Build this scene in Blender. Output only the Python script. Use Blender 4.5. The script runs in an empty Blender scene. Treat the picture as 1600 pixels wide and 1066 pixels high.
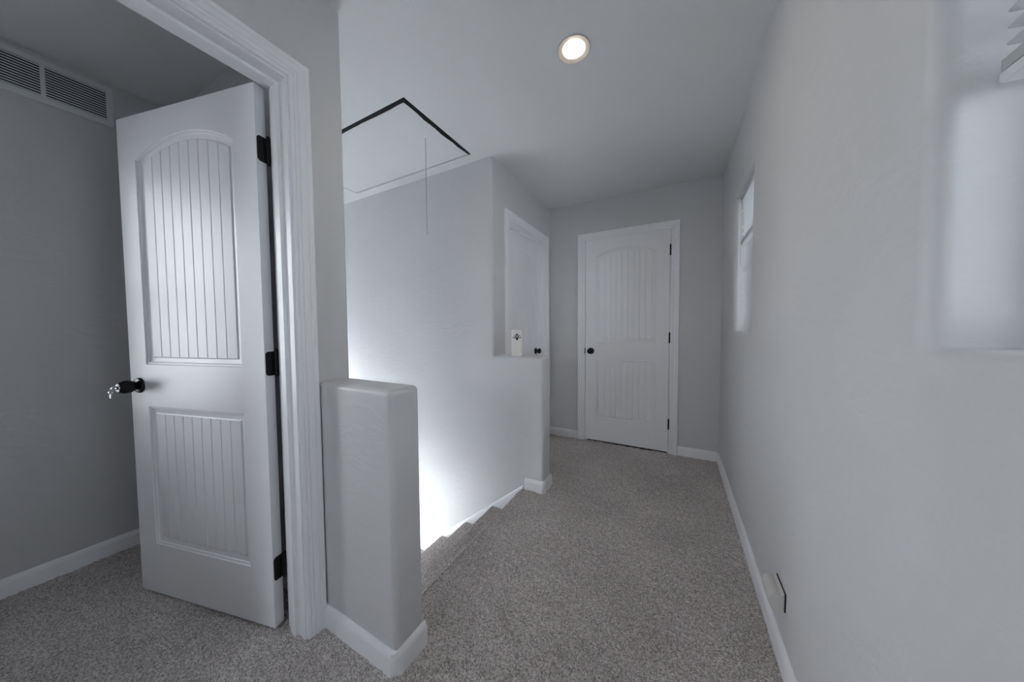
import bpy, bmesh, math, random
import numpy as np
from mathutils import Vector, Matrix

random.seed(7)
RNG = np.random.default_rng(11)
S = bpy.context.scene
COL = S.collection
PI = math.pi

# ------------------------------------------------------------------ measures (metres)
XR = 0.330            # right wall
YF = 3.072            # far wall
H = 2.405             # ceiling
XL = -1.196           # left walls of hall and passage
YS = 1.917            # white stairwell wall
YP = 2.053            # back of the far half wall
XP = -0.801           # ends of both half walls
YN0, YN1 = 0.657, 0.785   # near half wall
NZ = 0.950            # top of half walls
YB = -2.60            # near end of the hall, behind the camera
XW = -2.551           # left room, wall with the grille
WT = 0.114            # wall thickness
DW, DT, DH = 0.7575, 0.035, 2.018   # door slab
NOSE, RUN, RISE = -0.972, 0.2545, 0.1985

# ------------------------------------------------------------------ materials
def new_mat(name):
    m = bpy.data.materials.new(name); m.use_nodes = True
    nt = m.node_tree
    return m, nt, nt.nodes['Principled BSDF']

def N(nt, typ, **kw):
    n = nt.nodes.new(typ)
    for k, v in kw.items():
        if k in n.inputs: n.inputs[k].default_value = v
        else: setattr(n, k, v)
    return n

def paint(name, col, rough=0.5, bump=0.0, scale=60.0, trowel=0.0, spec=0.5, var=0.03):
    m, nt, b = new_mat(name)
    L = nt.links
    tc = N(nt, 'ShaderNodeTexCoord')
    no = N(nt, 'ShaderNodeTexNoise', Scale=3.0, Detail=3.0)
    L.new(tc.outputs['Object'], no.inputs['Vector'])
    mx = N(nt, 'ShaderNodeMix', data_type='RGBA')
    mx.inputs[6].default_value = (*[c * (1 - var) for c in col], 1)
    mx.inputs[7].default_value = (*[min(1, c * (1 + var)) for c in col], 1)
    L.new(no.outputs['Fac'], mx.inputs[0]); L.new(mx.outputs[2], b.inputs['Base Color'])
    b.inputs['Roughness'].default_value = rough
    b.inputs['Specular IOR Level'].default_value = spec
    if bump:
        n2 = N(nt, 'ShaderNodeTexNoise', Scale=scale, Detail=4.0, Roughness=0.55)
        L.new(tc.outputs['Object'], n2.inputs['Vector'])
        bp = N(nt, 'ShaderNodeBump', Strength=bump, Distance=0.004)
        L.new(n2.outputs['Fac'], bp.inputs['Height'])
        last = bp
        if trowel:
            mp = N(nt, 'ShaderNodeMapping'); mp.inputs['Scale'].default_value = (1, 1, 2.2)
            L.new(tc.outputs['Object'], mp.inputs['Vector'])
            n3 = N(nt, 'ShaderNodeTexNoise', Scale=7.0, Detail=2.0, Distortion=1.6)
            L.new(mp.outputs[0], n3.inputs['Vector'])
            bp2 = N(nt, 'ShaderNodeBump', Strength=trowel, Distance=0.02)
            L.new(n3.outputs['Fac'], bp2.inputs['Height']); L.new(bp.outputs[0], bp2.inputs['Normal'])
            last = bp2
        L.new(last.outputs[0], b.inputs['Normal'])
    return m

def plain(name, col, rough=0.5, metal=0.0, spec=0.5):
    m, nt, b = new_mat(name)
    tc = N(nt, 'ShaderNodeTexCoord'); no = N(nt, 'ShaderNodeTexNoise', Scale=40.0)
    nt.links.new(tc.outputs['Object'], no.inputs['Vector'])
    mr = N(nt, 'ShaderNodeMapRange'); mr.inputs[3].default_value = rough * 0.9; mr.inputs[4].default_value = min(1, rough * 1.1)
    nt.links.new(no.outputs['Fac'], mr.inputs[0]); nt.links.new(mr.outputs[0], b.inputs['Roughness'])
    b.inputs['Base Color'].default_value = (*col, 1)
    b.inputs['Metallic'].default_value = metal
    b.inputs['Specular IOR Level'].default_value = spec
    return m

def emit(name, col, strength):
    m = bpy.data.materials.new(name); m.use_nodes = True; nt = m.node_tree
    nt.nodes.remove(nt.nodes['Principled BSDF'])
    e = N(nt, 'ShaderNodeEmission', Strength=strength); e.inputs['Color'].default_value = (*col, 1)
    nt.links.new(e.outputs[0], nt.nodes['Material Output'].inputs['Surface'])
    return m

def carpet_mat():
    m, nt, b = new_mat('carpet_pile'); L = nt.links
    tc = N(nt, 'ShaderNodeTexCoord')
    v = N(nt, 'ShaderNodeTexVoronoi', Scale=250.0); L.new(tc.outputs['Object'], v.inputs['Vector'])
    n1 = N(nt, 'ShaderNodeTexNoise', Scale=330.0, Detail=2.0); L.new(tc.outputs['Object'], n1.inputs['Vector'])
    n2 = N(nt, 'ShaderNodeTexNoise', Scale=2.3, Detail=3.0); L.new(tc.outputs['Object'], n2.inputs['Vector'])
    sep = N(nt, 'ShaderNodeSeparateColor'); L.new(v.outputs['Color'], sep.inputs[0])
    a = N(nt, 'ShaderNodeMath', operation='ADD'); L.new(sep.outputs[0], a.inputs[0]); L.new(n1.outputs['Fac'], a.inputs[1])
    r = N(nt, 'ShaderNodeValToRGB'); L.new(a.outputs[0], r.inputs[0])
    mr = N(nt, 'ShaderNodeMapRange'); mr.inputs[1].default_value = 0.3; mr.inputs[2].default_value = 1.5
    L.new(a.outputs[0], mr.inputs[0]); L.new(mr.outputs[0], r.inputs[0])
    cr = r.color_ramp
    cr.elements[0].color = (*CARPET[0], 1); cr.elements[0].position = 0.05
    cr.elements[1].color = (*CARPET[2], 1); cr.elements[1].position = 0.95
    e = cr.elements.new(0.5); e.color = (*CARPET[1], 1)
    mx = N(nt, 'ShaderNodeMix', data_type='RGBA', blend_type='MULTIPLY'); mx.inputs[0].default_value = 1.0
    L.new(r.outputs[0], mx.inputs[6])
    r2 = N(nt, 'ShaderNodeMapRange'); r2.inputs[1].default_value = 0.3; r2.inputs[2].default_value = 0.7
    r2.inputs[3].default_value = 0.86; r2.inputs[4].default_value = 1.1
    L.new(n2.outputs['Fac'], r2.inputs[0]); L.new(r2.outputs[0], mx.inputs[7])
    L.new(mx.outputs[2], b.inputs['Base Color'])
    b.inputs['Roughness'].default_value = 0.95
    b.inputs['Specular IOR Level'].default_value = 0.1
    b.inputs['Sheen Weight'].default_value = 0.15
    bp = N(nt, 'ShaderNodeBump', Strength=0.7, Distance=0.006); L.new(n1.outputs['Fac'], bp.inputs['Height'])
    L.new(bp.outputs[0], b.inputs['Normal'])
    return m

CARPET = ((0.235, 0.209, 0.199), (0.50, 0.460, 0.443), (0.78, 0.728, 0.706))
M = {}
M['wall'] = paint('grey_wall_paint', (0.60, 0.605, 0.617), 0.42, 0.10, 90, 0.12, 0.4)
M['roomwall'] = paint('dimmed_grey_wall_paint', (0.54, 0.545, 0.56), 0.42, 0.10, 90, 0.12, 0.4)  # hall grey toned down, the left room's dimness put into the colour
M['ceil'] = paint('flat_ceiling_paint', (0.70, 0.71, 0.72), 0.8, 0.10, 60, 0.0, 0.2)
M['trim'] = paint('white_trim_paint', (0.83, 0.84, 0.86), 0.36, 0.015, 30, 0.0, 0.45, 0.015)
M['door'] = paint('white_door_paint', (0.82, 0.828, 0.85), 0.40, 0.04, 45, 0.0, 0.42, 0.015)
M['black'] = plain('black_bronze_metal', (0.012, 0.012, 0.013), 0.3, 0.6)
M['hinge'] = plain('black_hinge_metal', (0.010, 0.010, 0.011), 0.5, 0.3)
M['carpet'] = carpet_mat()
M['vent'] = plain('vent_white_enamel', (0.62, 0.64, 0.66), 0.45)
M['dark'] = plain('matt_black_fill', (0.012, 0.012, 0.014), 0.9)
M['attic'] = plain('dark_attic_timber', (0.035, 0.028, 0.022), 0.9)
M['vinyl'] = plain('white_vinyl', (0.75, 0.76, 0.77), 0.4)
M['slat'] = plain('white_blind_slat', (0.55, 0.56, 0.57), 0.4)
M['rail'] = plain('white_blind_rail', (0.62, 0.63, 0.65), 0.35)
M['plastic'] = plain('offwhite_plastic', (0.60, 0.59, 0.57), 0.4)
M['silver'] = plain('silver_key_metal', (0.62, 0.63, 0.65), 0.3, 1.0)
M['cream'] = plain('cream_wax', (0.80, 0.79, 0.76), 0.5)
M['ink'] = plain('black_ink', (0.012, 0.012, 0.014), 0.6)
M['inkgrey'] = plain('grey_ink', (0.11, 0.11, 0.12), 0.6)
M['string'] = plain('grey_white_string', (0.40, 0.40, 0.40), 0.7)
M['ring'] = plain('lamp_trim_enamel', (0.52, 0.525, 0.53), 0.4)
M['bulb'] = emit('warm_lamp_face', (1.0, 0.80, 0.56), 9.0)

def glass_mat():
    m = bpy.data.materials.new('window_glass'); m.use_nodes = True; nt = m.node_tree
    nt.nodes.remove(nt.nodes['Principled BSDF'])
    t = N(nt, 'ShaderNodeBsdfTransparent'); t.inputs[0].default_value = (0.96, 0.98, 0.97, 1)
    g = N(nt, 'ShaderNodeBsdfGlossy', Roughness=0.02); f = N(nt, 'ShaderNodeFresnel', IOR=1.45)
    mx = N(nt, 'ShaderNodeMixShader')
    nt.links.new(f.outputs[0], mx.inputs[0]); nt.links.new(t.outputs[0], mx.inputs[1]); nt.links.new(g.outputs[0], mx.inputs[2])
    nt.links.new(mx.outputs[0], nt.nodes['Material Output'].inputs['Surface'])
    return m
M['glass'] = glass_mat()

# ------------------------------------------------------------------ helpers
def obj(name, bm, mat, parent=None, smooth=None, recalc=True):
    """Link one bmesh as one mesh object."""
    if recalc: bmesh.ops.recalc_face_normals(bm, faces=bm.faces)
    me = bpy.data.meshes.new(name); bm.to_mesh(me); bm.free()
    o = bpy.data.objects.new(name, me); COL.objects.link(o)
    for mm in (mat if isinstance(mat, (list, tuple)) else [mat]): me.materials.append(mm)
    if smooth is not None:
        for p in me.polygons: p.use_smooth = True
        me.set_sharp_from_angle(angle=math.radians(smooth))
        wn = o.modifiers.new('weighted_normal', 'WEIGHTED_NORMAL'); wn.keep_sharp = True; wn.weight = 100
    if parent is not None: o.parent = parent
    return o

def tag(o, label=None, cat=None, kind=None, group=None):
    if label: o['label'] = label
    if cat: o['category'] = cat
    if kind: o['kind'] = kind
    if group: o['group'] = group
    return o

def struct(o, label, cat): return tag(o, label, cat, 'structure')

def empty(name, loc, rz=0.0):
    o = bpy.data.objects.new(name, None); COL.objects.link(o)
    o.location = loc; o.rotation_euler = (0, 0, rz); o.empty_display_size = 0.1
    return o

def copy_tree(o, parent=None):
    c = o.copy(); COL.objects.link(c); c.parent = parent
    for ch in [q for q in COL.objects if q.parent == o]: copy_tree(ch, c)
    return c

def box(bm, x0, x1, y0, y1, z0, z1):
    vs = [bm.verts.new((x, y, z)) for x in (x0, x1) for y in (y0, y1) for z in (z0, z1)]
    fs = [(0, 1, 3, 2), (4, 6, 7, 5), (0, 4, 5, 1), (2, 3, 7, 6), (0, 2, 6, 4), (1, 5, 7, 3)]
    out = [bm.faces.new([vs[i] for i in f]) for f in fs]
    return vs, out

def bevel_box(bm, x0, x1, y0, y1, z0, z1, r, seg=3, pick=None):
    vs, fs = box(bm, x0, x1, y0, y1, z0, z1)
    es = {e for v in vs for e in v.link_edges}
    if pick:
        es = [e for e in es if pick((e.verts[0].co + e.verts[1].co) / 2, (e.verts[1].co - e.verts[0].co).normalized())]
    bmesh.ops.bevel(bm, geom=list(es), offset=r, segments=seg, affect='EDGES', profile=0.5)

def lathe(bm, prof, seg=28, axis='Y', org=(0, 0, 0), cap=True):
    """prof: list of (radius, along-axis)."""
    org = Vector(org); rings = []
    for r, a in prof:
        ring = []
        for k in range(seg):
            t = 2 * PI * k / seg
            c, s = r * math.cos(t), r * math.sin(t)
            p = {'Y': (c, a, s), 'Z': (c, s, a), 'X': (a, c, s)}[axis]
            ring.append(bm.verts.new(org + Vector(p)))
        rings.append(ring)
    for a, b in zip(rings, rings[1:]):
        for k in range(seg): bm.faces.new((a[k], a[(k + 1) % seg], b[(k + 1) % seg], b[k]))
    if cap:
        for ring in (rings[0], rings[-1]):
            try: bm.faces.new(ring)
            except ValueError: pass
    return rings

def tube(bm, pts, r, seg=8):
    pts = [Vector(p) for p in pts]; rings = []
    for i, p in enumerate(pts):
        d = (pts[min(i + 1, len(pts) - 1)] - pts[max(i - 1, 0)]).normalized()
        u = d.orthogonal().normalized(); w = d.cross(u)
        if rings:   # keep the frame from twisting
            u = (uprev - d * uprev.dot(d)).normalized(); w = d.cross(u)
        uprev = u
        rings.append([bm.verts.new(p + u * r * math.cos(2 * PI * k / seg) + w * r * math.sin(2 * PI * k / seg)) for k in range(seg)])
    for a, b in zip(rings, rings[1:]):
        for k in range(seg): bm.faces.new((a[k], a[(k + 1) % seg], b[(k + 1) % seg], b[k]))
    bm.faces.new(rings[0]); bm.faces.new(rings[-1])

def sweep_xy(bm, path, prof, closed_prof=True):
    """Sweep a (thickness, height) profile along an open xy path, mitred; thickness goes to the right of the path."""
    n = len(path); rings = []
    P = [Vector((p[0], p[1])) for p in path]
    def nrm(a, b):
        d = (b - a).normalized(); return Vector((d.y, -d.x))
    for i in range(n):
        if i == 0: m = nrm(P[0], P[1])
        elif i == n - 1: m = nrm(P[-2], P[-1])
        else:
            a, b = nrm(P[i - 1], P[i]), nrm(P[i], P[i + 1]); m = (a + b); m = m / (m.dot(a))
        rings.append([bm.verts.new((P[i].x + m.x * t, P[i].y + m.y * t, z)) for t, z in prof])
    k = len(prof)
    for a, b in zip(rings, rings[1:]):
        for j in range(k): bm.faces.new((a[j], a[(j + 1) % k], b[(j + 1) % k], b[j]))
    bm.faces.new(rings[0]); bm.faces.new(rings[-1])

BASE_PROF = [(0, -0.02), (0.014, -0.02), (0.014, 0.058), (0.0112, 0.063), (0.0112, 0.067), (0.0085, 0.0745), (0.004, 0.081), (0, 0.082)]
def baseboard(name, path, label):
    bm = bmesh.new(); sweep_xy(bm, path, BASE_PROF)
    return struct(obj(name, bm, M['trim'], smooth=40), label, 'baseboard')

CASE_PROF = [(0, 0), (0, .007), (.002, .0095), (.011, .0105), (.0135, .0085), (.0155, .012), (.023, .0130), (.0255, .0110),
             (.0275, .0145), (.045, .0165), (.0468, .0145), (.0488, .0172), (.062, .018), (.066, .015), (.066, 0)]
def casing(bm, a0, a1, z1, rev=0.006, z0=-0.02, place=None):
    """U-shaped mitred casing round an opening [a0,a1] x [z0,z1]; place(a, z, t) gives the 3D point."""
    rings = []
    for corner in range(4):
        ring = []
        for u, t in CASE_PROF:
            e = rev + u
            a, z = [(a0 - e, z0), (a0 - e, z1 + e), (a1 + e, z1 + e), (a1 + e, z0)][corner]
            ring.append(bm.verts.new(place(a, z, t)))
        rings.append(ring)
    k = len(CASE_PROF)
    for a, b in zip(rings, rings[1:]):
        for j in range(k - 1): bm.faces.new((a[j], a[j + 1], b[j + 1], b[j]))
    bm.faces.new(rings[0]); bm.faces.new(rings[-1])

def pbox(bm, place, a0, a1, z0, z1, t0, t1):
    vs = [bm.verts.new(place(a, z, t)) for a in (a0, a1) for z in (z0, z1) for t in (t0, t1)]
    for f in [(0, 1, 3, 2), (4, 6, 7, 5), (0, 4, 5, 1), (2, 3, 7, 6), (0, 2, 6, 4), (1, 5, 7, 3)]:
        bm.faces.new([vs[i] for i in f])

def fill_with_holes(bm, outer, holes):
    """Triangulated flat face between an outer loop and hole loops (lists of verts)."""
    es = []
    for loop in [outer] + holes:
        for i in range(len(loop)):
            a, b = loop[i], loop[(i + 1) % len(loop)]
            e = bm.edges.get((a, b)) or bm.edges.new((a, b)); es.append(e)
    bmesh.ops.triangle_fill(bm, edges=es, use_beauty=True, use_dissolve=False)

# ------------------------------------------------------------------ carpet (floor, stair treads)
def smooth_noise(shape, cell):
    gy, gx = shape[0] // cell + 3, shape[1] // cell + 3
    g = RNG.random((gy, gx)) - 0.5
    yy = np.arange(shape[0]) / cell; xx = np.arange(shape[1]) / cell
    y0 = yy.astype(int); x0 = xx.astype(int); fy = (yy - y0)[:, None]; fx = (xx - x0)[None, :]
    fy = fy * fy * (3 - 2 * fy); fx = fx * fx * (3 - 2 * fx)
    a = g[y0][:, x0]; b = g[y0][:, x0 + 1]; c = g[y0 + 1][:, x0]; d = g[y0 + 1][:, x0 + 1]
    return (a * (1 - fx) + b * fx) * (1 - fy) + (c * (1 - fx) + d * fx) * fy

def mesh_from(name, verts, faces, mat, parent=None):
    me = bpy.data.meshes.new(name)
    me.vertices.add(len(verts)); me.vertices.foreach_set('co', np.asarray(verts, np.float32).ravel())
    nf = len(faces); me.loops.add(nf * 4); me.polygons.add(nf)
    me.loops.foreach_set('vertex_index', np.asarray(faces, np.int32).ravel())
    me.polygons.foreach_set('loop_start', np.arange(0, nf * 4, 4, dtype=np.int32))
    me.polygons.foreach_set('use_smooth', np.ones(nf, bool))
    me.update(calc_edges=True); me.validate()
    me.materials.append(mat)
    o = bpy.data.objects.new(name, me); COL.objects.link(o)
    if parent is not None: o.parent = parent
    return o

def build_floor():
    st = 0.006
    x0, x1, y0, y1 = XW, XR, YB, YF
    nx, ny = int((x1 - x0) / st) + 1, int((y1 - y0) / st) + 1
    X, Y = np.meshgrid(np.linspace(x0, x1, nx), np.linspace(y0, y1, ny))
    Z = (RNG.random((ny, nx)) - 0.5) * 0.0062 + smooth_noise((ny, nx), 3) * 0.006 + smooth_noise((ny, nx), 60) * 0.006
    # the seam ridge that runs across the landing from the first stair
    ax, ay, bx, by = -0.93, 1.15, -0.42, 0.875
    L = math.hypot(bx - ax, by - ay); ux, uy = (bx - ax) / L, (by - ay) / L
    s = (X - ax) * ux + (Y - ay) * uy; q = -(X - ax) * uy + (Y - ay) * ux
    q = q + 0.012 * np.sin(s * 17)
    Z += 0.010 * np.exp(-(q / 0.03) ** 2) * np.clip(np.minimum(s, L - s) / 0.12, 0, 1)
    Xj = X + (RNG.random((ny, nx)) - 0.5) * st * 0.7; Yj = Y + (RNG.random((ny, nx)) - 0.5) * st * 0.7
    Xj[:, 0] = x0; Xj[:, -1] = x1; Yj[0] = y0; Yj[-1] = y1
    cx = (X[:-1, :-1] + X[1:, 1:]) / 2; cy = (Y[:-1, :-1] + Y[1:, 1:]) / 2
    keep = (cx > NOSE + 0.016) | ((cx > XL - 0.13) & ((cy < YN1 - .02) | (cy > YS + .05))) | (cy < 0.70)
    keep &= ~((cx < XL - 0.02) & (cy > 0.70)) & ~((cx < XL - 0.02) & (cy < -1.3))
    idx = np.arange(nx * ny).reshape(ny, nx)
    F = np.stack([idx[:-1, :-1], idx[:-1, 1:], idx[1:, 1:], idx[1:, :-1]], -1)[keep]
    used = np.zeros(nx * ny, bool); used[F.ravel()] = True
    remap = np.cumsum(used) - 1
    V = np.stack([Xj.ravel(), Yj.ravel(), Z.ravel()], -1)[used]
    o = mesh_from('floor', V, remap[F], M['carpet'])
    return struct(o, 'grey brown pile carpet covering hall landing and left room', 'carpet floor')
build_floor()
bm = bmesh.new()
box(bm, NOSE + .03, XR + .1, YB - .1, YF + .1, -0.25, -0.02); box(bm, XW - .1, NOSE + .03, YB - .1, YN1 - .01, -0.25, -0.02)
struct(obj('floor_deck', bm, M['attic']), 'timber deck under the carpeted landing', 'floor deck')

def build_step(i, parent):
    """Tread i with its rounded nose and the riser below it; x runs down the stair, y across it."""
    X, Z = NOSE - RUN * i, -RISE * i
    start = X + 0.02 if i == 0 else X + RUN + 0.03
    fine = i < 7
    st = 0.006 if fine else 0.03
    P = []
    n = max(2, int((start - (X + 0.02)) / st))
    for k in range(n + 1): P.append((start + (X + 0.02 - start) * k / n, Z, 0, 1))
    for k in range(1, 9):
        a = PI / 2 + (PI * 0.95) * k / 8
        P.append((X + 0.02 + 0.02 * math.cos(a), Z - 0.02 + 0.02 * math.sin(a), math.cos(a), math.sin(a)))
    n = int((RISE - 0.04) / st)
    for k in range(1, n + 1): P.append((X + 0.022, Z - 0.04 - (RISE - 0.04) * k / n, -1, 0))
    P = np.array(P); m = len(P)
    y0, y1 = YN1, YS
    ny = int((y1 - y0) / st) + 1
    ys = np.linspace(y0, y1, ny)
    D = (RNG.random((ny, m)) - 0.5) * (0.0062 if fine else 0) + smooth_noise((ny, m), 3) * 0.005
    V = np.empty((ny, m, 3))
    V[..., 0] = P[None, :, 0] + D * P[None, :, 2]; V[..., 2] = P[None, :, 1] + D * P[None, :, 3]
    V[..., 1] = ys[:, None]
    idx = np.arange(ny * m).reshape(ny, m)
    F = np.stack([idx[:-1, :-1], idx[1:, :-1], idx[1:, 1:], idx[:-1, 1:]], -1).reshape(-1, 4)
    return mesh_from('stair_step', V.reshape(-1, 3), F, M['carpet'], parent)
stairs = empty('staircase', (0, 0, 0))
struct(stairs, 'carpeted stairs going down to the left beside the white wall', 'stairs')
for i in range(13): build_step(i, stairs)
EW0 = -5.30
bm = bmesh.new(); box(bm, EW0 - .1, -0.8, .685, YP, -2.75, -2.60)
struct(obj('floor_downstairs', bm, M['carpet']), 'carpet at the foot of the stairs', 'floor')

# ------------------------------------------------------------------ walls
def wall(name, label, fn, mat='wall', smooth=30):
    bm = bmesh.new(); fn(bm)
    return struct(obj(name, bm, M[mat], smooth=smooth), label, 'wall')

# right wall with two rounded window recesses
WINS = [(1.948, 2.492, 1.116, 1.985), (0.150, 0.700, 1.112, 1.985)]
RV, RD = 0.026, 0.150          # bullnose radius, wall depth
def rrect(y0, y1, z0, z1, e, rc, n=6):
    """Rectangle grown by e with corners of radius rc."""
    y0 -= e; y1 += e; z0 -= e; z1 += e; pts = []
    for cy, cz, a0 in ((y1 - rc, z1 - rc, 0), (y0 + rc, z1 - rc, 90), (y0 + rc, z0 + rc, 180), (y1 - rc, z0 + rc, 270)):
        for k in range(n + 1):
            a = math.radians(a0 + 90 * k / n); pts.append((cy + rc * math.cos(a), cz + rc * math.sin(a)))
    return pts
bm = bmesh.new()
holes = []
for (y0, y1, z0, z1) in WINS:
    rings = []
    for k in range(8):
        a = PI / 2 * k / 7
        e = RV * (1 - math.sin(a)); dep = RV * (1 - math.cos(a))
        rings.append([bm.verts.new((XR + dep, y, z)) for y, z in rrect(y0, y1, z0, z1, e, 0.010 + e)])
    rings.append([bm.verts.new((XR + RD, y, z)) for y, z in rrect(y0, y1, z0, z1, 0, 0.010)])
    for a, b in zip(rings, rings[1:]):
        for k in range(len(a)): bm.faces.new((a[k], a[(k + 1) % len(a)], b[(k + 1) % len(a)], b[k]))
    holes.append((rings[0], rings[-1]))
for x, hi in ((XR, 0), (XR + RD, 1)):
    out = [bm.verts.new((x, y, z)) for y, z in ((YB - .12, -.26), (YF + .12, -.26), (YF + .12, H), (YB - .12, H))]
    fill_with_holes(bm, out, [h[hi] for h in holes])
struct(obj('wall_right', bm, M['wall'], smooth=35), 'grey wall on the right with two recessed windows', 'wall')

# far wall with a pocket for the far door
FD0, FD1 = -0.8185, -0.0525     # far door opening (x)
OZ = 2.034                      # opening height
def pocket_wall(bm, place, a0, a1, z0, z1, o0, o1, oz, t=WT):
    """Wall of thickness t with a door pocket o0..o1 up to oz; back left closed by a thin sheet."""
    pbox(bm, place, a0, o0 - .02, z0, z1, 0, t); pbox(bm, place, o1 + .02, a1, z0, z1, 0, t)
    pbox(bm, place, o0 - .02, o1 + .02, oz + .02, z1, 0, t)
far_place = lambda a, z, t: (a, YF + t, z)
wall('wall_far', 'grey end wall around the far door', lambda bm: (pocket_wall(bm, far_place, XL - .12, XR + .02, -.26, H, FD0, FD1, OZ),
      pbox(bm, far_place, XL, XR, -.26, H, WT, WT + .02)), smooth=None)
# passage wall (left, beyond the half wall) with the second door
PD0, PD1 = 2.164, 2.926
pas_place = lambda a, z, t: (XL - t, a, z)
wall('wall_passage', 'grey wall left of the far door around the second door', lambda bm: (pocket_wall(bm, pas_place, YP, YF + .02, -.26, H, PD0, PD1, OZ),
      pbox(bm, pas_place, YP, YF, -.26, H, WT, WT + .02)), smooth=None)
# hall left wall with the doorway of the left room
LD0, LD1 = -0.186, 0.580
left_place = lambda a, z, t: (XL - t, a, z)
def left_wall(bm):
    pbox(bm, left_place, YB - .12, LD0 - .02, -.26, H, 0, WT)
    pbox(bm, left_place, LD0 - .02, LD1 + .02, OZ + .02, H, 0, WT)
    bevel_box(bm, XL - WT, XL, LD1 + .02, YN1, -.26, H, 0.012, 4, lambda c, d: abs(d.z) > .9 and c.x > XL - .01 and c.y > YN1 - .01)
wall('wall_left', 'grey wall with the open doorway on the left', left_wall)
# white stairwell wall, end corner rounded
def stair_wall(bm):
    box(bm, EW0 - .1, XL, YS, YP, -2.7, NZ - .004)
    bevel_box(bm, EW0 - .1, XL, YS, YP, NZ - .004, H, 0.018, 5, lambda c, d: abs(d.z) > .9 and c.x > XL - .01 and c.y < YS + .01)
wall('wall_stair', 'bright wall rising beside the stairs', stair_wall)
def half_wall(y0, y1):
    def f(bm):
        bevel_box(bm, XL - 0.001, XP, y0, y1, -2.7, NZ, 0.019, 5, lambda c, d: c.z > NZ - .001 and abs(d.z) < .1 and c.x > XL or (abs(d.z) > .9 and c.x > XP - .01))
    return f
wall('wall_half_near', 'short half wall with rounded cap right of the open door', half_wall(YN0, YN1))
wall('wall_half_far', 'short half wall at the far side of the stairs', half_wall(YS, YP))
# stair well sides: near side (also end of the left room), far end
NW = (-5.15, -3.40, -1.6, 0.62)            # unseen glazing added to light the stair wall, near side: x0, x1, z0, z1
NV = (-2.70, -1.00, -2.4, -0.58)          # and more added below the left room
def near_stair(bm):
    a, b, c, d = NW; e, f, g, h = NV
    box(bm, EW0 - .1, a, .685, YN1, -2.7, H); box(bm, a, b, .685, YN1, -2.7, c); box(bm, a, b, .685, YN1, d, H)
    box(bm, b, e, .685, YN1, -2.7, H); box(bm, e, f, .685, YN1, -2.7, g); box(bm, e, XL - WT, .685, YN1, h, H); box(bm, XL - WT, f, .685, YN1, h, -.26)
    box(bm, f, XP, .685, YN1, -2.7, -.26)
wall('wall_stair_near', 'wall between the left room and the stairs', near_stair, smooth=None)
def end_wall(bm): box(bm, EW0 - .1, EW0, YN1, YP, -2.7, H)
wall('wall_downstairs_end', 'end wall of the stair well', end_wall, smooth=None)
wall('wall_downstairs_side', 'wall under the landing behind the stairs', lambda bm: box(bm, XP - .1, XP, YN1, YS, -2.7, -.26), smooth=None)
BW = (-0.68, -0.27, 1.32, 1.88)            # unseen window added for light at the near end of the hall: x0, x1, z0, z1
def back_wall(bm):
    a, b, c, d = BW
    box(bm, XL - WT, a, YB - .12, YB, -.26, H); box(bm, b, XR + RD, YB - .12, YB, -.26, H)
    box(bm, a, b, YB - .12, YB, -.26, c); box(bm, a, b, YB - .12, YB, d, H)
wall('wall_back', 'wall at the near end of the hall', back_wall, smooth=None)
# left room
RW = (-0.50, -0.06, 0.66, 2.03)          # left room window in the grille wall, just out of view
def room_left(bm):
    a, b, c, d = RW
    box(bm, XW - .1, XW, -1.42, a, -.26, H); box(bm, XW - .1, XW, b, .70, -.26, H)
    box(bm, XW - .1, XW, a, b, -.26, c); box(bm, XW - .1, XW, a, b, d, H)
wall('wall_room_left', 'dimmed grey wall of the left room under the grille', room_left, 'roomwall', None)
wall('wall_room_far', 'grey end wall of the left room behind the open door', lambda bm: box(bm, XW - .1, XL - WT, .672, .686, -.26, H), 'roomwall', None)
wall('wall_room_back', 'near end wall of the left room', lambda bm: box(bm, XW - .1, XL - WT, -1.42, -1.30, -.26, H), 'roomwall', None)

# ceiling with the hatch opening and lamp hole
HX0, HX1, HY0, HY1 = -2.606, -1.314, 1.213, 1.828
LX, LY, LR = -0.4225, 1.385, 0.0735
bm = bmesh.new()
out = [bm.verts.new((x, y, H)) for x, y in ((XW - .1, YB - .12), (XR + RD, YB - .12), (XR + RD, YF + .12), (EW0 - .1, YF + .12), (EW0 - .1, .685), (XW - .1, .685))]
h1 = [bm.verts.new((x, y, H)) for x, y in ((HX0, HY0), (HX1, HY0), (HX1, HY1), (HX0, HY1))]
h2 = [bm.verts.new((LX + .062 * math.cos(2 * PI * k / 32), LY + .062 * math.sin(2 * PI * k / 32), H)) for k in range(32)]
fill_with_holes(bm, out, [h1, h2])
for loop, d in ((h1, .022), (h2, .05)):
    top = [bm.verts.new((v.co.x, v.co.y, H + d)) for v in loop]
    for k in range(len(loop)): bm.faces.new((loop[k], loop[(k + 1) % len(loop)], top[(k + 1) % len(loop)], top[k]))
struct(obj('ceiling', bm, M['ceil'], recalc=True), 'plain pale ceiling over hall and stairs', 'ceiling')
bm = bmesh.new()
XA, YA, YZ = EW0 - .1, YB - .12, YF + .12
for (x0, x1, y0, y1) in ((XA, HX0 - .03, .685, YZ), (HX1 + .03, LX - .12, YA, YZ), (LX + .12, XR + .15, YA, YZ), (XW - .1, HX1 + .03, YA, .685),
                         (HX0 - .03, HX1 + .03, .685, HY0 - .03), (HX0 - .03, HX1 + .03, HY1 + .03, YZ),
                         (LX - .12, LX + .12, YA, LY - .12), (LX - .12, LX + .12, LY + .12, YZ)):
    box(bm, x0, x1, y0, y1, H + .05, H + .25)
box(bm, HX0 - .2, HX1 + .2, HY0 - .2, HY1 + .2, H + .5, H + .55)
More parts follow.
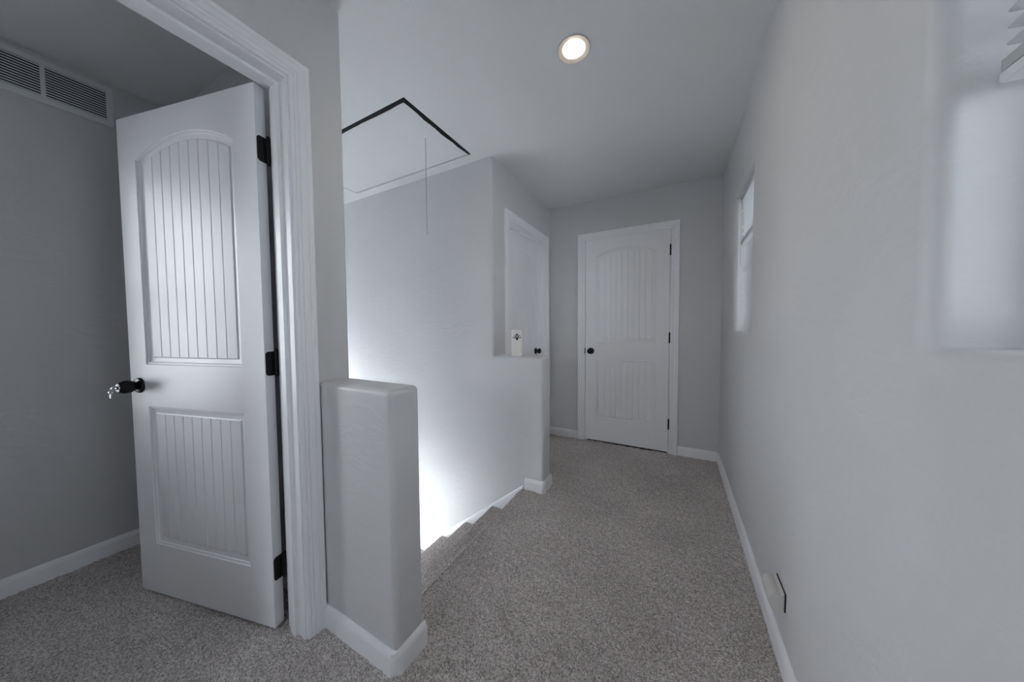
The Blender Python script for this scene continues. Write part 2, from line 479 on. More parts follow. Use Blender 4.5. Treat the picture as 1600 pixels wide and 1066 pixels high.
for (x0, x1, y0, y1) in ((HX0 - .2, HX0 - .0, HY0 - .2, HY1 + .2), (HX1 + .0, HX1 + .2, HY0 - .2, HY1 + .2), (HX0 - .0, HX1 + .0, HY0 - .2, HY0 - .0), (HX0 - .0, HX1 + .0, HY1 + .0, HY1 + .2)):
    box(bm, x0, x1, y0, y1, H + .022, H + .52)
box(bm, LX - .2, LX + .2, LY - .2, LY + .2, H + .2, H + .26)
struct(obj('ceiling_attic', bm, M['attic']), 'dark attic space above the hatch', 'attic')

# attic hatch panel with its pull cord
hp = empty('attic_hatch', ((HX0 + HX1) / 2, (HY0 + HY1) / 2, H))
tag(hp, 'white attic hatch panel in the ceiling above the stairs, hanging pull cord', 'attic hatch')
def at_hatch(o): o.location = Vector(o.location) - hp.location; return o
bm = bmesh.new()
px0, px1, py0, py1 = HX0 + .007, HX1 - .021, HY0 + .020, HY1 - .007
bevel_box(bm, px0, px1, py0, py1, H - .004, H + .012, .002, 2)
for v in bm.verts:      # the panel hangs a little low at its near edge
    v.co.z += 0.0075 * (v.co.y - py0) / (py1 - py0)
at_hatch(obj('hatch_panel', bm, M['ceil'], hp))
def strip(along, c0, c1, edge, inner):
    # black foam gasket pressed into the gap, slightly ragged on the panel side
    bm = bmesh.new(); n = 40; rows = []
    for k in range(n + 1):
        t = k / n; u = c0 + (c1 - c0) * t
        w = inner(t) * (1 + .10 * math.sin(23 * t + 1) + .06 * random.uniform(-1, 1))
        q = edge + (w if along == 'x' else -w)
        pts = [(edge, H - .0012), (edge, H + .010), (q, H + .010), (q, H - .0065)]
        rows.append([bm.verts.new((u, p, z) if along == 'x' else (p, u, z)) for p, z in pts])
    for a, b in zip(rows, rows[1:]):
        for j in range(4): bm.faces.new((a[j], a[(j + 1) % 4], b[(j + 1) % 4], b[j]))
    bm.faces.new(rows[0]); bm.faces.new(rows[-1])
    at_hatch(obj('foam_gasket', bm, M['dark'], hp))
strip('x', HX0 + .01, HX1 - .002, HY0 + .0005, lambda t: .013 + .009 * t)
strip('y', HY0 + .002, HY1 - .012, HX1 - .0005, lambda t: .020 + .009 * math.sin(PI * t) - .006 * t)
bm = bmesh.new()
CX, CY = -1.468, 1.532
tube(bm, [(CX, CY, H - .006), (CX + .0012, CY, 2.2), (CX - .0006, CY, 2.0), (CX, CY, 1.815)], 0.0019, 6)
co = at_hatch(obj('pull_cord', bm, M['string'], hp, 60))
bm = bmesh.new(); lathe(bm, [(.0015, 1.822), (.003, 1.816), (.0062, 1.800), (.0074, 1.789), (.0068, 1.784), (.002, 1.782)], 14, 'Z', (CX, CY, 0))
bd = obj('cord_pull', bm, M['plastic'], co, 40)
bm = bmesh.new(); lathe(bm, [(.002, H - .0035), (.006, H - .0055), (.0065, H - .0035)], 14, 'Z', (CX, CY, 0))
at_hatch(obj('screw_eye', bm, M['silver'], hp, 40))

# ------------------------------------------------------------------ trims round doors (jambs, stops, casings)
def door_trim(name, place, a0, a1, label, stop_t0, stop_t1):
    bm = bmesh.new()
    casing(bm, a0, a1, OZ - .014, place=lambda a, z, t: place(a, z, -t))
    o = obj(name, bm, M['trim'], smooth=25); struct(o, label, 'door casing')
    bm = bmesh.new()
    z1 = OZ - .014
    pbox(bm, place, a0 - .018, a0, -.02, z1, 0, WT); pbox(bm, place, a1, a1 + .018, -.02, z1, 0, WT)
    pbox(bm, place, a0 - .018, a1 + .018, z1, z1 + .018, 0, WT)
    obj('jamb', bm, M['trim'], o)
    bm = bmesh.new()
    pbox(bm, place, a0, a0 + .011, -.02, z1, stop_t0, stop_t1); pbox(bm, place, a1 - .011, a1, -.02, z1, stop_t0, stop_t1)
    pbox(bm, place, a0 + .011, a1 - .011, z1 - .011, z1, stop_t0, stop_t1)
    obj('door_stop', bm, M['trim'], o)
    return o
T1 = door_trim('trim_1', left_place, LD0, LD1, 'white fluted casing and jamb around the open doorway', .046, .078)
T2 = door_trim('trim_2', pas_place, PD0, PD1, 'white casing around the recessed door behind the far half wall', .045, .078)
T3 = door_trim('trim_3', far_place, FD0, FD1, 'white casing around the far closed door', .038, .070)
bm = bmesh.new(); bevel_box(bm, FD0 - .009, FD0 + .0005, YF - .0006, YF + .03, .889, .948, .002, 1); obj('strike_plate', bm, M['hinge'], T3)

# ------------------------------------------------------------------ doors
def panel_geom(bm, s0, s1, z0, z1, rise, ngroove):
    """Recessed beaded panel; the outline is an arched rectangle. Returns the outer loop points (s, z)."""
    w = (s1 - s0) / 2; c = (s0 + s1) / 2
    R = (w * w + rise * rise) / (2 * rise) if rise else None
    zc = z1 + rise - R if rise else None
    gw = .0028
    fin = .033
    # x positions on the innermost ring: plank edges
    wi = w - fin
    xs = [-wi]
    pitch = 2 * wi / (ngroove + 1)
    for k in range(1, ngroove + 1):
        xg = -wi + pitch * k; xs += [xg - gw, xg, xg + gw]
    xs.append(wi)
    def ring(d, y):
        wd = w - d; pts = []
        for x in xs:
            u = x / wi * wd
            zt = (zc + math.sqrt(max(0, (R - d) ** 2 - u * u))) if rise else z1 - d
            pts.append((c + u, zt))
        return pts, (c - wd, z0 + d), (c + wd, z0 + d)
    prof = [(0, 0), (.003, -.0038), (.0085, -.0042), (.0120, -.0085), (.0280, -.0108), (.0330, -.0075)]
    rings = []
    for d, y in prof:
        top, bl, br = ring(d, y)
        bot = [(p[0], bl[1]) for p in top]
        loop = [bm.verts.new((p[0], y, p[1])) for p in top] + [bm.verts.new((p[0], y, p[1])) for p in reversed(bot)]
        rings.append(loop)
    n = len(rings[0])
    for a, b in zip(rings, rings[1:]):
        for k in range(n): bm.faces.new((a[k], a[(k + 1) % n], b[(k + 1) % n], b[k]))
    inner = rings[-1]; m = len(xs); yi = prof[-1][1]
    tops = inner[:m]; bots = list(reversed(inner[m:]))
    # groove middles sink
    gt, gb = list(tops), list(bots)
    for k in range(ngroove):
        j = 2 + 3 * k
        for arr in (gt, gb):
            v = arr[j]; arr[j] = bm.verts.new((v.co.x, yi - .0032, v.co.z))
            # small end cap of the groove
            src = tops if arr is gt else bots
            bm.faces.new((src[j - 1], src[j], arr[j])); bm.faces.new((src[j], src[j + 1], arr[j]))
    for k in range(m - 1): bm.faces.new((gt[k], gt[k + 1], gb[k + 1], gb[k]))
    top, bl, br = ring(0, 0)
    return top, bl, br

PAN = [(.1115, .6525, 1.008, 1.851, .071, 8), (.1115, .6525, .232, .831, 0, 8)]
def slab_mesh():
    bm = bmesh.new()
    z0, z1 = 0.0, DH; off = 0.012
    outer = [bm.verts.new(p) for p in ((0, 0, z0), (DW, 0, z0), (DW, 0, z1), (0, 0, z1))]
    holes = []
    for s0, s1, a, b, rise, ng in PAN:
        t = bmesh.new(); top, bl, br = panel_geom(t, s0, s1, a - off, b - off, rise, ng); t.free()
        holes.append([bm.verts.new((p[0], 0, p[1])) for p in top] + [bm.verts.new((br[0], 0, br[1])), bm.verts.new((bl[0], 0, bl[1]))])
    fill_with_holes(bm, outer, holes)
    back = [bm.verts.new((v.co.x, -DT, v.co.z)) for v in outer]
    bm.faces.new(back)
    for k in range(4): bm.faces.new((outer[k], outer[(k + 1) % 4], back[(k + 1) % 4], back[k]))
    return bm

def build_knob(door, s, z, prof):
    bm = bmesh.new(); lathe(bm, prof, 32, 'Y', (s, 0, z))
    k = obj('door_knob', bm, M['black'], door, 40)
    bm = bmesh.new(); lathe(bm, [(.0325, .0), (.0325, .004), (.030, .0085), (.022, .0105), (.015, .011)], 32, 'Y', (s, 0, z))
    obj('rose', bm, M['black'], k, 40)
    return k

EGG = [(.017, .004), (.0165, .0125), (.0175, .0145), (.0210, .0190), (.0245, .026), (.0268, .035), (.0268, .044), (.0245, .053), (.0200, .0600), (.0165, .0630), (.0165, .0640), (.011, .0645)]
BALL = [(.011, .006), (.0105, .020), (.013, .023), (.020, .027), (.0258, .034), (.0275, .042), (.0262, .050), (.0215, .0565), (.013, .0605), (.004, .0615)]

def build_door(name, loc, rz, label, knob_s, knob_prof, hinges=None, first=None):
    o = obj(name, slab_mesh(), M['door'])
    o.location = loc; o.rotation_euler = (0, 0, rz)
    struct(o, label, 'door')
    for nm, (s0, s1, a, b, rise, ng) in zip(('upper_panel', 'lower_panel'), PAN):
        bm = bmesh.new(); panel_geom(bm, s0, s1, a - .012, b - .012, rise, ng)
        obj(nm, bm, M['door'], o, 22)
    build_knob(o, knob_s, .918 - .012, knob_prof)
    for z in (1.807, 1.023, .237):
        if hinges == 'open':        # leaves seen on the hinge edge of the open door
            bm = bmesh.new()
            bevel_box(bm, -.0022, 0.0002, -DT - .001, -.003, z - .057, z + .033, .011, 5, lambda c, d: abs(d.x) > .9 and c.y > -.01)
            for v in bm.verts: v.co.z += 0
            hg = obj('hinge', bm, M['hinge'], o, 30)
            bm = bmesh.new(); lathe(bm, [(.003, z - .064), (.0065, z - .060), (.0065, z + .036), (.003, z + .043)], 14, 'Z', (-.0065, -DT - .004, 0))
            obj('hinge_pin', bm, M['hinge'], hg, 40)
            bm = bmesh.new()
            bevel_box(bm, -.040, -.008, -DT - .0055, -DT - .0035, z - .057, z + .033, .0009, 1)
            # the jamb leaf lies against the jamb, turned back from the pin
            bmesh.ops.rotate(bm, cent=(-.0065, -DT - .004, 0), matrix=Matrix.Rotation(math.radians(-14.1), 3, 'Z'), verts=bm.verts)
            obj('jamb_leaf', bm, M['hinge'], hg, 30)
        elif hinges == 'closed':
            bm = bmesh.new()
            zz = z + .02
            lathe(bm, [(.002, zz - .050), (.0062, zz - .046), (.0062, zz + .042), (.004, zz + .046), (.0045, zz + .050), (.001, zz + .053)], 14, 'Z', (-.002, .005, 0))
            obj('hinge', bm, M['hinge'], o, 40)
    return o
ang = math.atan2(-0.24359512, -0.96987701)
D1 = build_door('door_1', (-1.3306, .543, .012), ang, 'open white panelled door standing ajar at the left doorway', .700, EGG, 'open')
D2 = build_door('door_2', (XL - .0785, PD1 - .003, .012), -PI / 2, 'closed white arched panel door behind the far half wall', .066, BALL, None)
D3 = build_door('door_3', (FD1 - .0035, YF - .001, .012), PI, 'closed white arched panel door in the far end wall', .702, BALL, 'closed')

# keys hanging from the knob of the open door
nrm = Vector((0.24359512, -0.96987701, 0)); dr = Vector((-0.96987701, -0.24359512, 0))
tip = Vector((-1.3306, .543, .918)) + dr * .700 + nrm * .0640
kk = empty('door_key', tip, ang)
tag(kk, 'small silvery keys hanging at the dark knob of the open door', 'keys')
def key_mesh(n_teeth=4):
    bm = bmesh.new()
    # bow: flat ring, blade below
    R0, R1, t = .0045, .0090, .0011
    seg = 20; rr = []
    for r in (R0, R1):
        for x in (-t, t): rr.append([bm.verts.new((x, r * math.cos(2 * PI * k / seg), r * math.sin(2 * PI * k / seg))) for k in range(seg)])
    for a, b in ((0, 1), (1, 3), (3, 2), (2, 0)):
        for k in range(seg): bm.faces.new((rr[a][k], rr[a][(k + 1) % seg], rr[b][(k + 1) % seg], rr[b][k]))
    box(bm, -t, t, -.003, .0028, -.031, -.0095)
    for k in range(n_teeth): box(bm, -t, t, .0028, .0044 + .0008 * (k % 2), -.030 + .0045 * k, -.0275 + .0045 * k)
    return bm
bm = key_mesh(); bmesh.ops.rotate(bm, cent=(0, 0, 0), matrix=Matrix.Rotation(math.radians(90), 3, 'X'), verts=bm.verts)
for v in bm.verts: v.co = Vector((v.co.x, -v.co.y if False else v.co.y, v.co.z))
ys_ = [v.co.y for v in bm.verts]
sgn = 1 if max(ys_) > .02 else -1
for v in bm.verts: v.co.y = v.co.y * (-sgn) + .0085
obj('inserted_key', bm, M['silver'], kk, 30)
bm = bmesh.new(); tube(bm, [(0.0, .0165 + .006 * math.sin(a), -.004 + .007 * math.cos(a)) for a in [2 * PI * k / 16 for k in range(17)]], .0008, 6)
obj('key_ring', bm, M['silver'], kk, 50)
bm = key_mesh()
for v in bm.verts: v.co = v.co * .75 + Vector((0.0015, .0175, -.0145))
obj('spare_key', bm, M['silver'], kk, 30)

# ------------------------------------------------------------------ baseboards and stair skirting
baseboard('baseboard_right', [(XR, YF), (XR, YB)][::1], 'white baseboard along the right wall')
baseboard('baseboard_far_left', [(XL, YF), (FD0 - .073, YF)], 'short white baseboard left of the far door')
baseboard('baseboard_far_right', [(FD1 + .073, YF), (XR - .014, YF)], 'white baseboard right of the far door')
baseboard('baseboard_half_near', [(XL, YN0), (XP - .019, YN0), (XP, YN0 + .019), (XP, YN1)], 'white baseboard wrapped round the near half wall')
baseboard('baseboard_half_far', [(XP - .139, YS), (XP - .012, YS), (XP, YS + .012), (XP, YP)], 'white baseboard wrapped round the far half wall')
baseboard('baseboard_room', [(XW, -1.3), (XW, .672)], 'white baseboard of the left room under the grille')
baseboard('baseboard_room_far', [(XW + .014, .672), (XL - WT - .08, .672)], 'white baseboard behind the open door')
# sloping stair skirt
bm = bmesh.new()
sl = RISE / RUN
x_top = NOSE - .005; n = 12
def skirt_z(x): return 0.004 + (x - x_top) * sl
pr = [(0.0, 0), (.012, 0), (.012, .006), (.009, .012), (0.0, .0135)]
xa, xb = x_top + .02, NOSE - RUN * 12.3
rings = []
for x in (xa, xb):
    z = skirt_z(x)
    rings.append([bm.verts.new((x, YS - t, z - .012 + h)) for t, h in pr[1:]] + [bm.verts.new((x, YS, z + .0015)), bm.verts.new((x, YS, z - .40)), bm.verts.new((x, YS - .012, z - .40))])
k = len(rings[0])
for j in range(k): bm.faces.new((rings[0][j], rings[0][(j + 1) % k], rings[1][(j + 1) % k], rings[1][j]))
bm.faces.new(rings[0]); bm.faces.new(rings[1])
struct(obj('trim_4', bm, M['trim'], smooth=30), 'sloping white skirt board beside the stairs', 'skirting')

# ------------------------------------------------------------------ windows and blinds
def build_window(name, y0, y1, z0, z1, label):
    x0, x1 = XR + .110, XR + .146
    bm = bmesh.new()
    f = .026
    for (a, b, c, d) in ((y0, y0 + f, z0, z1), (y1 - f, y1, z0, z1), (y0 + f, y1 - f, z0, z0 + f), (y0 + f, y1 - f, z1 - f, z1)):
        bevel_box(bm, x0, x1, a, b, c, d, .003, 1)
    o = struct(obj(name, bm, M['vinyl'], smooth=30), label, 'window')
    zm = (z0 + z1) / 2
    bm = bmesh.new(); bevel_box(bm, x0 + .006, x1 - .006, y0 + f, y1 - f, zm - .016, zm + .016, .003, 1)
    obj('meeting_rail', bm, M['vinyl'], o, 30)
    for a, b in ((z0 + f, zm - .016), (zm + .016, z1 - f)):
        bm = bmesh.new(); box(bm, x0 + .014, x0 + .019, y0 + f, y1 - f, a, b); obj('glass_pane', bm, M['glass'], o)
    return o
build_window('window_1', *WINS[0], 'far recessed window on the right wall')
build_window('window_2', *WINS[1], 'near recessed window at the right edge')

def build_blind(y0, y1, ztop, zbot, label, xc, wand_y):
    o = empty('window_blind', (xc, (y0 + y1) / 2, ztop))
    tag(o, label, 'blind', group='white slatted blinds in the window recesses')
    ox, oy, oz = o.location
    def add(nm, bm, m, par=o, sm=30):
        q = obj(nm, bm, m, par, sm)
        if par is o:
            for v in q.data.vertices: v.co -= Vector((ox, oy, oz))
        return q
    ya, yb = y0 + .010, y1 - .010
    bm = bmesh.new(); bevel_box(bm, xc - .013, xc + .013, ya, yb, ztop - .026, ztop - .001, .002, 1); add('headrail', bm, M['rail'])
    bm = bmesh.new()
    z = ztop - .045
    while z > zbot + .030:
        # a gently crowned slat with rounded ends
        rows = []
        for k in range(9):
            u = -1 + 2 * k / 8; x = xc + .0125 * u
            inset = .007 * (1 - math.sqrt(max(0, 1 - u * u)))
            zz = z + .0022 * (1 - u * u) - .0016 * u
            rows.append((bm.verts.new((x, ya + .004 + inset, zz)), bm.verts.new((x, yb - .004 - inset, zz)),
                         bm.verts.new((x, ya + .004 + inset, zz - .0007)), bm.verts.new((x, yb - .004 - inset, zz - .0007))))
        for a, b in zip(rows, rows[1:]):
            bm.faces.new((a[0], a[1], b[1], b[0])); bm.faces.new((a[2], b[2], b[3], a[3]))
            bm.faces.new((a[0], b[0], b[2], a[2])); bm.faces.new((a[1], a[3], b[3], b[1]))
        for e in (rows[0], rows[-1]): bm.faces.new((e[0], e[2], e[3], e[1]))
        z -= .0212
    add('slats', bm, M['slat'], sm=50)
    bm = bmesh.new()
    nst = 9
    for k in range(nst):        # the drawn-up slats lie on the rail
        bevel_box(bm, xc - .0125, xc + .0125, ya + .004, yb - .004, zbot + .0125 + .0017 * k, zbot + .0137 + .0017 * k, .0004, 1)
    add('gathered_slats', bm, M['slat'])
    bm = bmesh.new(); bevel_box(bm, xc - .0135, xc + .0135, ya + .002, yb - .002, zbot - .004, zbot + .0115, .004, 3)
    add('bottom_rail', bm, M['rail'])
    for y in (ya + .09, yb - .09):
        bm = bmesh.new()
        for dx in (-.0128, .0128): tube(bm, [(xc + dx, y, ztop - .026), (xc + dx, y, zbot + .010)], .0006, 5)
        add('ladder_cord', bm, M['string'])
    bm = bmesh.new(); tube(bm, [(xc - .018, wand_y, ztop - .02), (xc - .019, wand_y, ztop - .2), (xc - .018, wand_y, zbot - .14)], .0018, 6)
    add('lift_cord', bm, M['string'])
    return o
build_blind(WINS[0][0], WINS[0][1], WINS[0][3], 1.684, 'half lowered white blind in the far window', XR + .046, WINS[0][1] - .05)
build_blind(WINS[1][0], WINS[1][1], WINS[1][3], 1.474, 'white blind lowered past halfway in the near window', XR + .062, WINS[1][0] + .06)

# windows out of view; stair and hall-end ones added to brighten the scene
for nm, (a, b, c, d) in (('added_window_3', NW), ('added_window_6', NV)):
    bm = bmesh.new()
    for (p, q, r, t) in ((a, a + .04, c, d), (b - .04, b, c, d), ((a + b) / 2 - .02, (a + b) / 2 + .02, c, d), (a, b, c, c + .04), (a, b, d - .04, d)):
        box(bm, p, q, .70, .74, r, t)
    W5 = struct(obj(nm, bm, M['vinyl']), 'unseen stair glazing added below the left room for light' if nm == 'added_window_6' else 'unseen tall stair glazing added beyond the left room for light', 'window')
    bm = bmesh.new(); box(bm, a, b, .718, .723, c, d); obj('glass_pane', bm, M['glass'], W5)
a, b, c, d = BW
bm = bmesh.new()
for (p, q, r, t) in ((a, a + .04, c, d), (b - .04, b, c, d), ((a + b) / 2 - .02, (a + b) / 2 + .02, c, d), (a, b, c, c + .04), (a, b, d - .04, d)):
    box(bm, p, q, YB - .10, YB - .05, r, t)
W6 = struct(obj('added_window_5', bm, M['vinyl']), 'unseen window added for light at the near end of the hall', 'window')
bm = bmesh.new(); box(bm, a, b, YB - .078, YB - .073, c, d); obj('glass_pane', bm, M['glass'], W6)
a, b, c, d = RW
bm = bmesh.new()
for (p, q, r, t) in ((a, a + .03, c, d), (b - .03, b, c, d), (a, b, c, c + .03), (a, b, d - .03, d), (a, b, (c + d) / 2 - .015, (c + d) / 2 + .015)):
    box(bm, XW - .09, XW - .04, p, q, r, t)
W4 = struct(obj('window_4', bm, M['vinyl']), 'window of the left room in the grille wall', 'window')
bm = bmesh.new(); box(bm, XW - .068, XW - .063, a, b, c, d); obj('glass_pane', bm, M['glass'], W4)

# wall and dark ground added outside the right-hand windows to cut daylight
M['dark_ground'] = paint('dark_added_ground', (.11, .115, .11), .9)
M['sky_block'] = paint('pale_sky_block', (.50, .51, .52), .7)
bm = bmesh.new(); box(bm, XR + 1.9, XR + 2.1, -1.5, 11, -3, 3.4)
struct(obj('wall_sky_block', bm, M['sky_block']), 'pale wall added outside the right windows to block sky light', 'wall')

bm = bmesh.new(); box(bm, XR + RD + .05, XR + 9, -9, 11, -3.2, -3.0)
struct(obj('ground', bm, M['dark_ground']), 'dark ground added outside the right windows to cut light from below', 'ground')

# ------------------------------------------------------------------ ceiling lamp
cl = empty('ceiling_light', (LX, LY, H))
tag(cl, 'round recessed ceiling lamp glowing warm white', 'ceiling light')
bm = bmesh.new()
lathe(bm, [(.0735, .001), (.0735, -.0022), (.0715, -.0042), (.068, -.0038), (.0495, .0002), (.0482, .004), (.0482, .012)], 48, 'Z', (0, 0, 0), cap=False)
obj('trim_ring', bm, M['ring'], cl, 40)
bm = bmesh.new(); lathe(bm, [(.0482, .011), (.0500, .030), (.0480, .046), (.0, .046)], 40, 'Z', cap=False); obj('reflector', bm, M['ring'], cl, 40)
bm = bmesh.new(); lathe(bm, [(.030, .040), (.043, .020), (.0468, .012), (.0462, .0075), (.041, .0035), (.030, .0008), (.015, -.0004), (.0, -.0006)], 40, 'Z', (-.0008, 0, 0), cap=False)
obj('bulb', bm, M['bulb'], cl, 60)

# ------------------------------------------------------------------ return air grille in the left room
gy0, gy1, gz0, gz1 = .045, .4345, 2.190, 2.3815
vt = empty('air_vent', (XW, (gy0 + gy1) / 2, gz0))
tag(vt, 'white slatted return air grille high on the dim left wall', 'air vent')
def at_v(o):
    for v in o.data.vertices: v.co -= vt.location
    return o
SEC = [(.0640, .2330), (.2455, .4145)]
bm = bmesh.new()
za, zb = 2.218, 2.358
for (a, b, c, d) in ((gy0, gy1, gz0, za), (gy0, gy1, zb, gz1), (gy0, SEC[0][0], za, zb), (SEC[0][1], SEC[1][0], za, zb), (SEC[1][1], gy1, za, zb)):
    box(bm, XW + .0005, XW + .009, a, b, c, d)
bmesh.ops.remove_doubles(bm, verts=bm.verts, dist=1e-5)
at_v(obj('grille_frame', bm, M['vent'], vt))
for (a, b) in SEC:
    bm = bmesh.new(); n = 12; p = (zb - za) / n
    for k in range(n):
        z = za + p * (k + .5)
        vs = [bm.verts.new((xx, yy, zz)) for yy in (a, b) for xx, zz in ((XW + .0085, z - .0042), (XW + .0085, z + .0010), (XW + .0015, z + .0050), (XW + .0015, z + .0036))]
        for f in ((0, 1, 2, 3), (4, 7, 6, 5), (0, 4, 5, 1), (1, 5, 6, 2), (2, 6, 7, 3), (3, 7, 4, 0)): bm.faces.new([vs[i] for i in f])
    at_v(obj('louvre_bank', bm, M['vent'], vt))
bm = bmesh.new(); box(bm, XW + .0004, XW + .0012, SEC[0][0], SEC[1][1], za, zb); at_v(obj('duct_shade_sheet', bm, M['dark'], vt))  # flat black sheet standing in for the dark of the duct
for y in (gy0 + .008, gy1 - .0075):
    bm = bmesh.new(); lathe(bm, [(.0042, XW + .009), (.0036, XW + .0105), (.001, XW + .0108)], 12, 'X', (0, y, 2.287)); at_v(obj('screw', bm, M['silver'], vt, 40))

# ------------------------------------------------------------------ white plastic box on the right wall above the baseboard
bx = empty('wall_box', (XR, 1.33, .199))
tag(bx, 'small off-white plastic cover box on the right wall above the baseboard', 'wall box')
bm = bmesh.new()
prof = [(.004, .000), (.013, .001), (.018, -.005), (.027, -.008), (.036, -.004), (.0425, .008), (.0440, .022), (.042, .038), (.036, .050), (.027, .0555), (.018, .0535), (.013, .052), (.004, .0595)]
ys2 = [-.050, -.048, .048, .050]
rings = []
for yy in ys2:
    e = .0015 if abs(yy) == .050 else 0
    cxm, czm = .02, .026
    rings.append([bm.verts.new((-(d + (cxm - d) * e * 30), yy, z + (czm - z) * e * 30)) for d, z in prof])
k = len(prof)
for a, b in zip(rings, rings[1:]):
    for j in range(k): bm.faces.new((a[j], a[(j + 1) % k], b[(j + 1) % k], b[j]))
bm.faces.new(rings[0]); bm.faces.new(rings[-1])
obj('cover', bm, M['plastic'], bx, 40)
bm = bmesh.new(); bevel_box(bm, -.0035, -.0005, -.0510, .0500, -.003, .0612, .0008, 1); obj('gap_shade_plate', bm, M['dark'], bx)  # black plate stands in for the shaded gap between box and wall
bm = bmesh.new()
for q in range(5): box(bm, -.0172, -.0152, -.040 + .018 * q, -.028 + .018 * q, .0500, .0523)
obj('top_slots', bm, M['dark'], bx)

# ------------------------------------------------------------------ white cylinder with a black floral mark on the far half wall
CR, CH = .0425, .190
cn = empty('candle', (-1.035, 1.985, NZ), math.atan2(-1.985, 1.035) + PI / 2)
tag(cn, 'tall white cylinder candle with black floral mark on the far half wall', 'candle')
bm = bmesh.new(); lathe(bm, [(.0, 0), (CR - .002, 0), (CR, .003), (CR, CH - .004), (CR - .004, CH), (CR - .010, CH - .001), (CR - .016, CH - .006), (.0, CH - .008)], 40, 'Z', cap=False)
obj('candle_body', bm, M['cream'], cn, 40)
bm = bmesh.new(); tube(bm, [(0, 0, CH - .009), (.001, 0, CH - .002), (.0025, 0, CH + .002)], .0012, 6); obj('wick', bm, M['ink'], cn, 50)
def leaf(bm, cx, cz, w, h, rot):
    """A pointed oval laid on the cylinder, facing local -Y."""
    n = 14; outer = []
    for r in (CR + .0006, CR - .0006):
        ring = []
        for k in range(n):
            t = 2 * PI * k / n; u = w * math.sin(t) * (abs(math.sin(t)) ** .35); v = h * math.cos(t)
            a, b = u * math.cos(rot) - v * math.sin(rot) + cx, u * math.sin(rot) + v * math.cos(rot) + cz
            th = a / CR
            ring.append(bm.verts.new((r * math.sin(th), -r * math.cos(th), b)))
        outer.append(ring)
    bm.faces.new(outer[0])
    for k in range(n): bm.faces.new((outer[0][k], outer[0][(k + 1) % n], outer[1][(k + 1) % n], outer[1][k]))
bm = bmesh.new(); zc = .138
leaf(bm, 0, zc, .0095, .026, 0); leaf(bm, -.0185, zc - .008, .0045, .016, 1.15); leaf(bm, .0185, zc - .008, .0045, .016, -1.15)
mk = obj('floral_mark', bm, M['ink'], cn)
bm = bmesh.new()
leaf(bm, -.0135, zc + .006, .0032, .013, .5); leaf(bm, .0135, zc + .006, .0032, .013, -.5)
obj('side_petals', bm, M['inkgrey'], mk)

# ------------------------------------------------------------------ light: sky through the windows, the lamp
w = bpy.data.worlds.new('sky'); S.world = w; w.use_nodes = True; nt = w.node_tree
bg = nt.nodes['Background']
tc = N(nt, 'ShaderNodeTexCoord'); sx = N(nt, 'ShaderNodeSeparateXYZ'); nt.links.new(tc.outputs['Generated'], sx.inputs[0])
mr = N(nt, 'ShaderNodeMapRange'); mr.inputs[1].default_value = -1; mr.inputs[2].default_value = 1; nt.links.new(sx.outputs[2], mr.inputs[0])
rp = N(nt, 'ShaderNodeValToRGB'); nt.links.new(mr.outputs[0], rp.inputs[0])
cr = rp.color_ramp
cr.elements[0].position = 0.46; cr.elements[0].color = (.62, .62, .65, 1)
cr.elements[1].position = 1.0; cr.elements[1].color = (1.42, 1.46, 1.62, 1)
e = cr.elements.new(0.52); e.color = (1.12, 1.12, 1.18, 1)
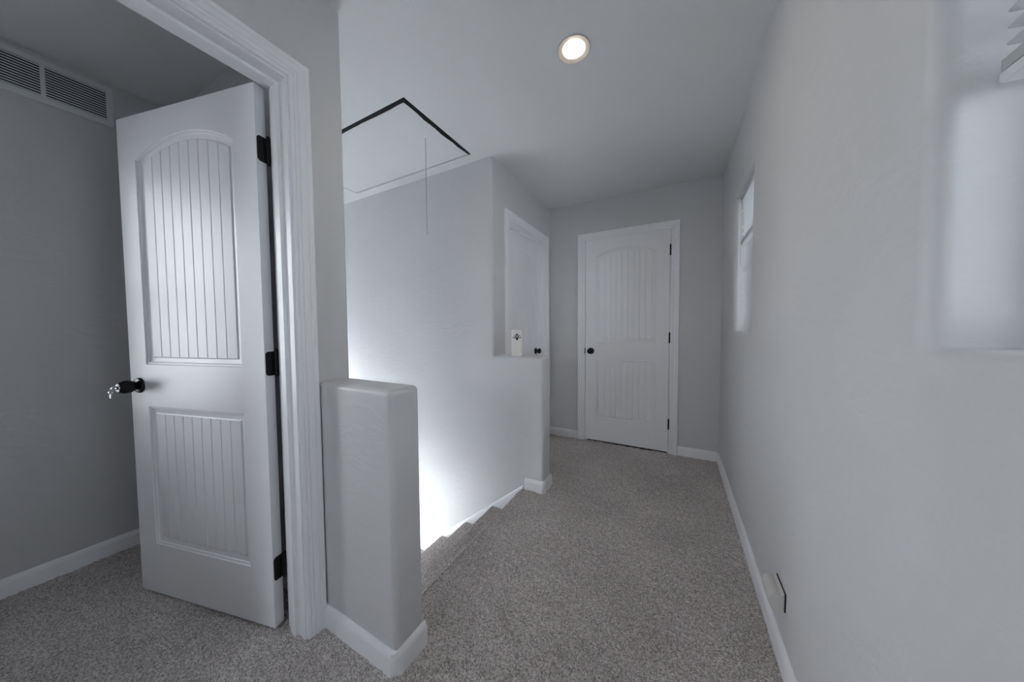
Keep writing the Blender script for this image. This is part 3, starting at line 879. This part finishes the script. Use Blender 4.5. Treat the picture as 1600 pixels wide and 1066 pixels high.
# the sun stands behind thin cloud on the -y side: that half of the sky and ground is brighter
ny = N(nt, 'ShaderNodeMath', operation='MULTIPLY'); ny.inputs[1].default_value = -1.0; nt.links.new(sx.outputs[1], ny.inputs[0])
gl = N(nt, 'ShaderNodeMapRange', interpolation_type='SMOOTHSTEP'); gl.inputs[1].default_value = 0.40; gl.inputs[2].default_value = 0.9
gl.inputs[3].default_value = 1.0; gl.inputs[4].default_value = 4.3
nt.links.new(ny.outputs[0], gl.inputs[0]); nt.links.new(gl.outputs[0], bg.inputs['Strength'])
nt.links.new(rp.outputs[0], bg.inputs['Color']); bg.inputs['Strength'].default_value = 1.0

def portal(name, loc, normal, sx, sy):
    l = bpy.data.lights.new(name, 'AREA'); l.shape = 'RECTANGLE'; l.size = sx; l.size_y = sy
    l.cycles.is_portal = True
    o = bpy.data.objects.new(name, l); COL.objects.link(o); o.location = loc
    o.rotation_euler = Vector(normal).to_track_quat('-Z', 'Y').to_euler()
for nm, (a, b, c, d) in zip(('window_portal', 'window_portal'), WINS):
    portal(nm, (XR + .152, (a + b) / 2, (c + d) / 2), (-1, 0, 0), b - a, d - c)
portal('window_portal', (XW - .105, (RW[0] + RW[1]) / 2, (RW[2] + RW[3]) / 2), (1, 0, 0), RW[1] - RW[0], RW[3] - RW[2])
for NQ in (NW, NV): portal('window_portal', ((NQ[0] + NQ[1]) / 2, .68, (NQ[2] + NQ[3]) / 2), (0, 1, 0), NQ[1] - NQ[0], NQ[3] - NQ[2])
portal('window_portal', ((BW[0] + BW[1]) / 2, YB - .125, (BW[2] + BW[3]) / 2), (0, 1, 0), BW[1] - BW[0], BW[3] - BW[2])

# ------------------------------------------------------------------ camera
cd = bpy.data.cameras.new('camera'); cam = bpy.data.objects.new('camera', cd); COL.objects.link(cam)
rt = Vector((0.87915776, 0.47646694, -0.00780318)); up = Vector((-0.01201348, 0.03853063, 0.9991852)); fw = Vector((-0.47637937, 0.87834768, -0.03959853))
R = Matrix((rt, up, -fw)).transposed().to_4x4()
cam.matrix_world = Matrix.Translation((0, 0, 1.14565)) @ R
cd.sensor_width = 36; cd.sensor_fit = 'HORIZONTAL'; cd.lens = 473.625 / 1600 * 36
cd.clip_start = 0.02; cd.clip_end = 100
S.camera = cam

S.view_settings.view_transform = 'Standard'; S.view_settings.look = 'None'
S.view_settings.gamma = 1.0; S.view_settings.use_curve_mapping = False
S.view_settings.exposure = 3.38
cy = S.cycles
cy.max_bounces = 16; cy.diffuse_bounces = 12; cy.glossy_bounces = 4; cy.transparent_max_bounces = 16
cy.sample_clamp_indirect = 8.0
cy.use_denoising = True
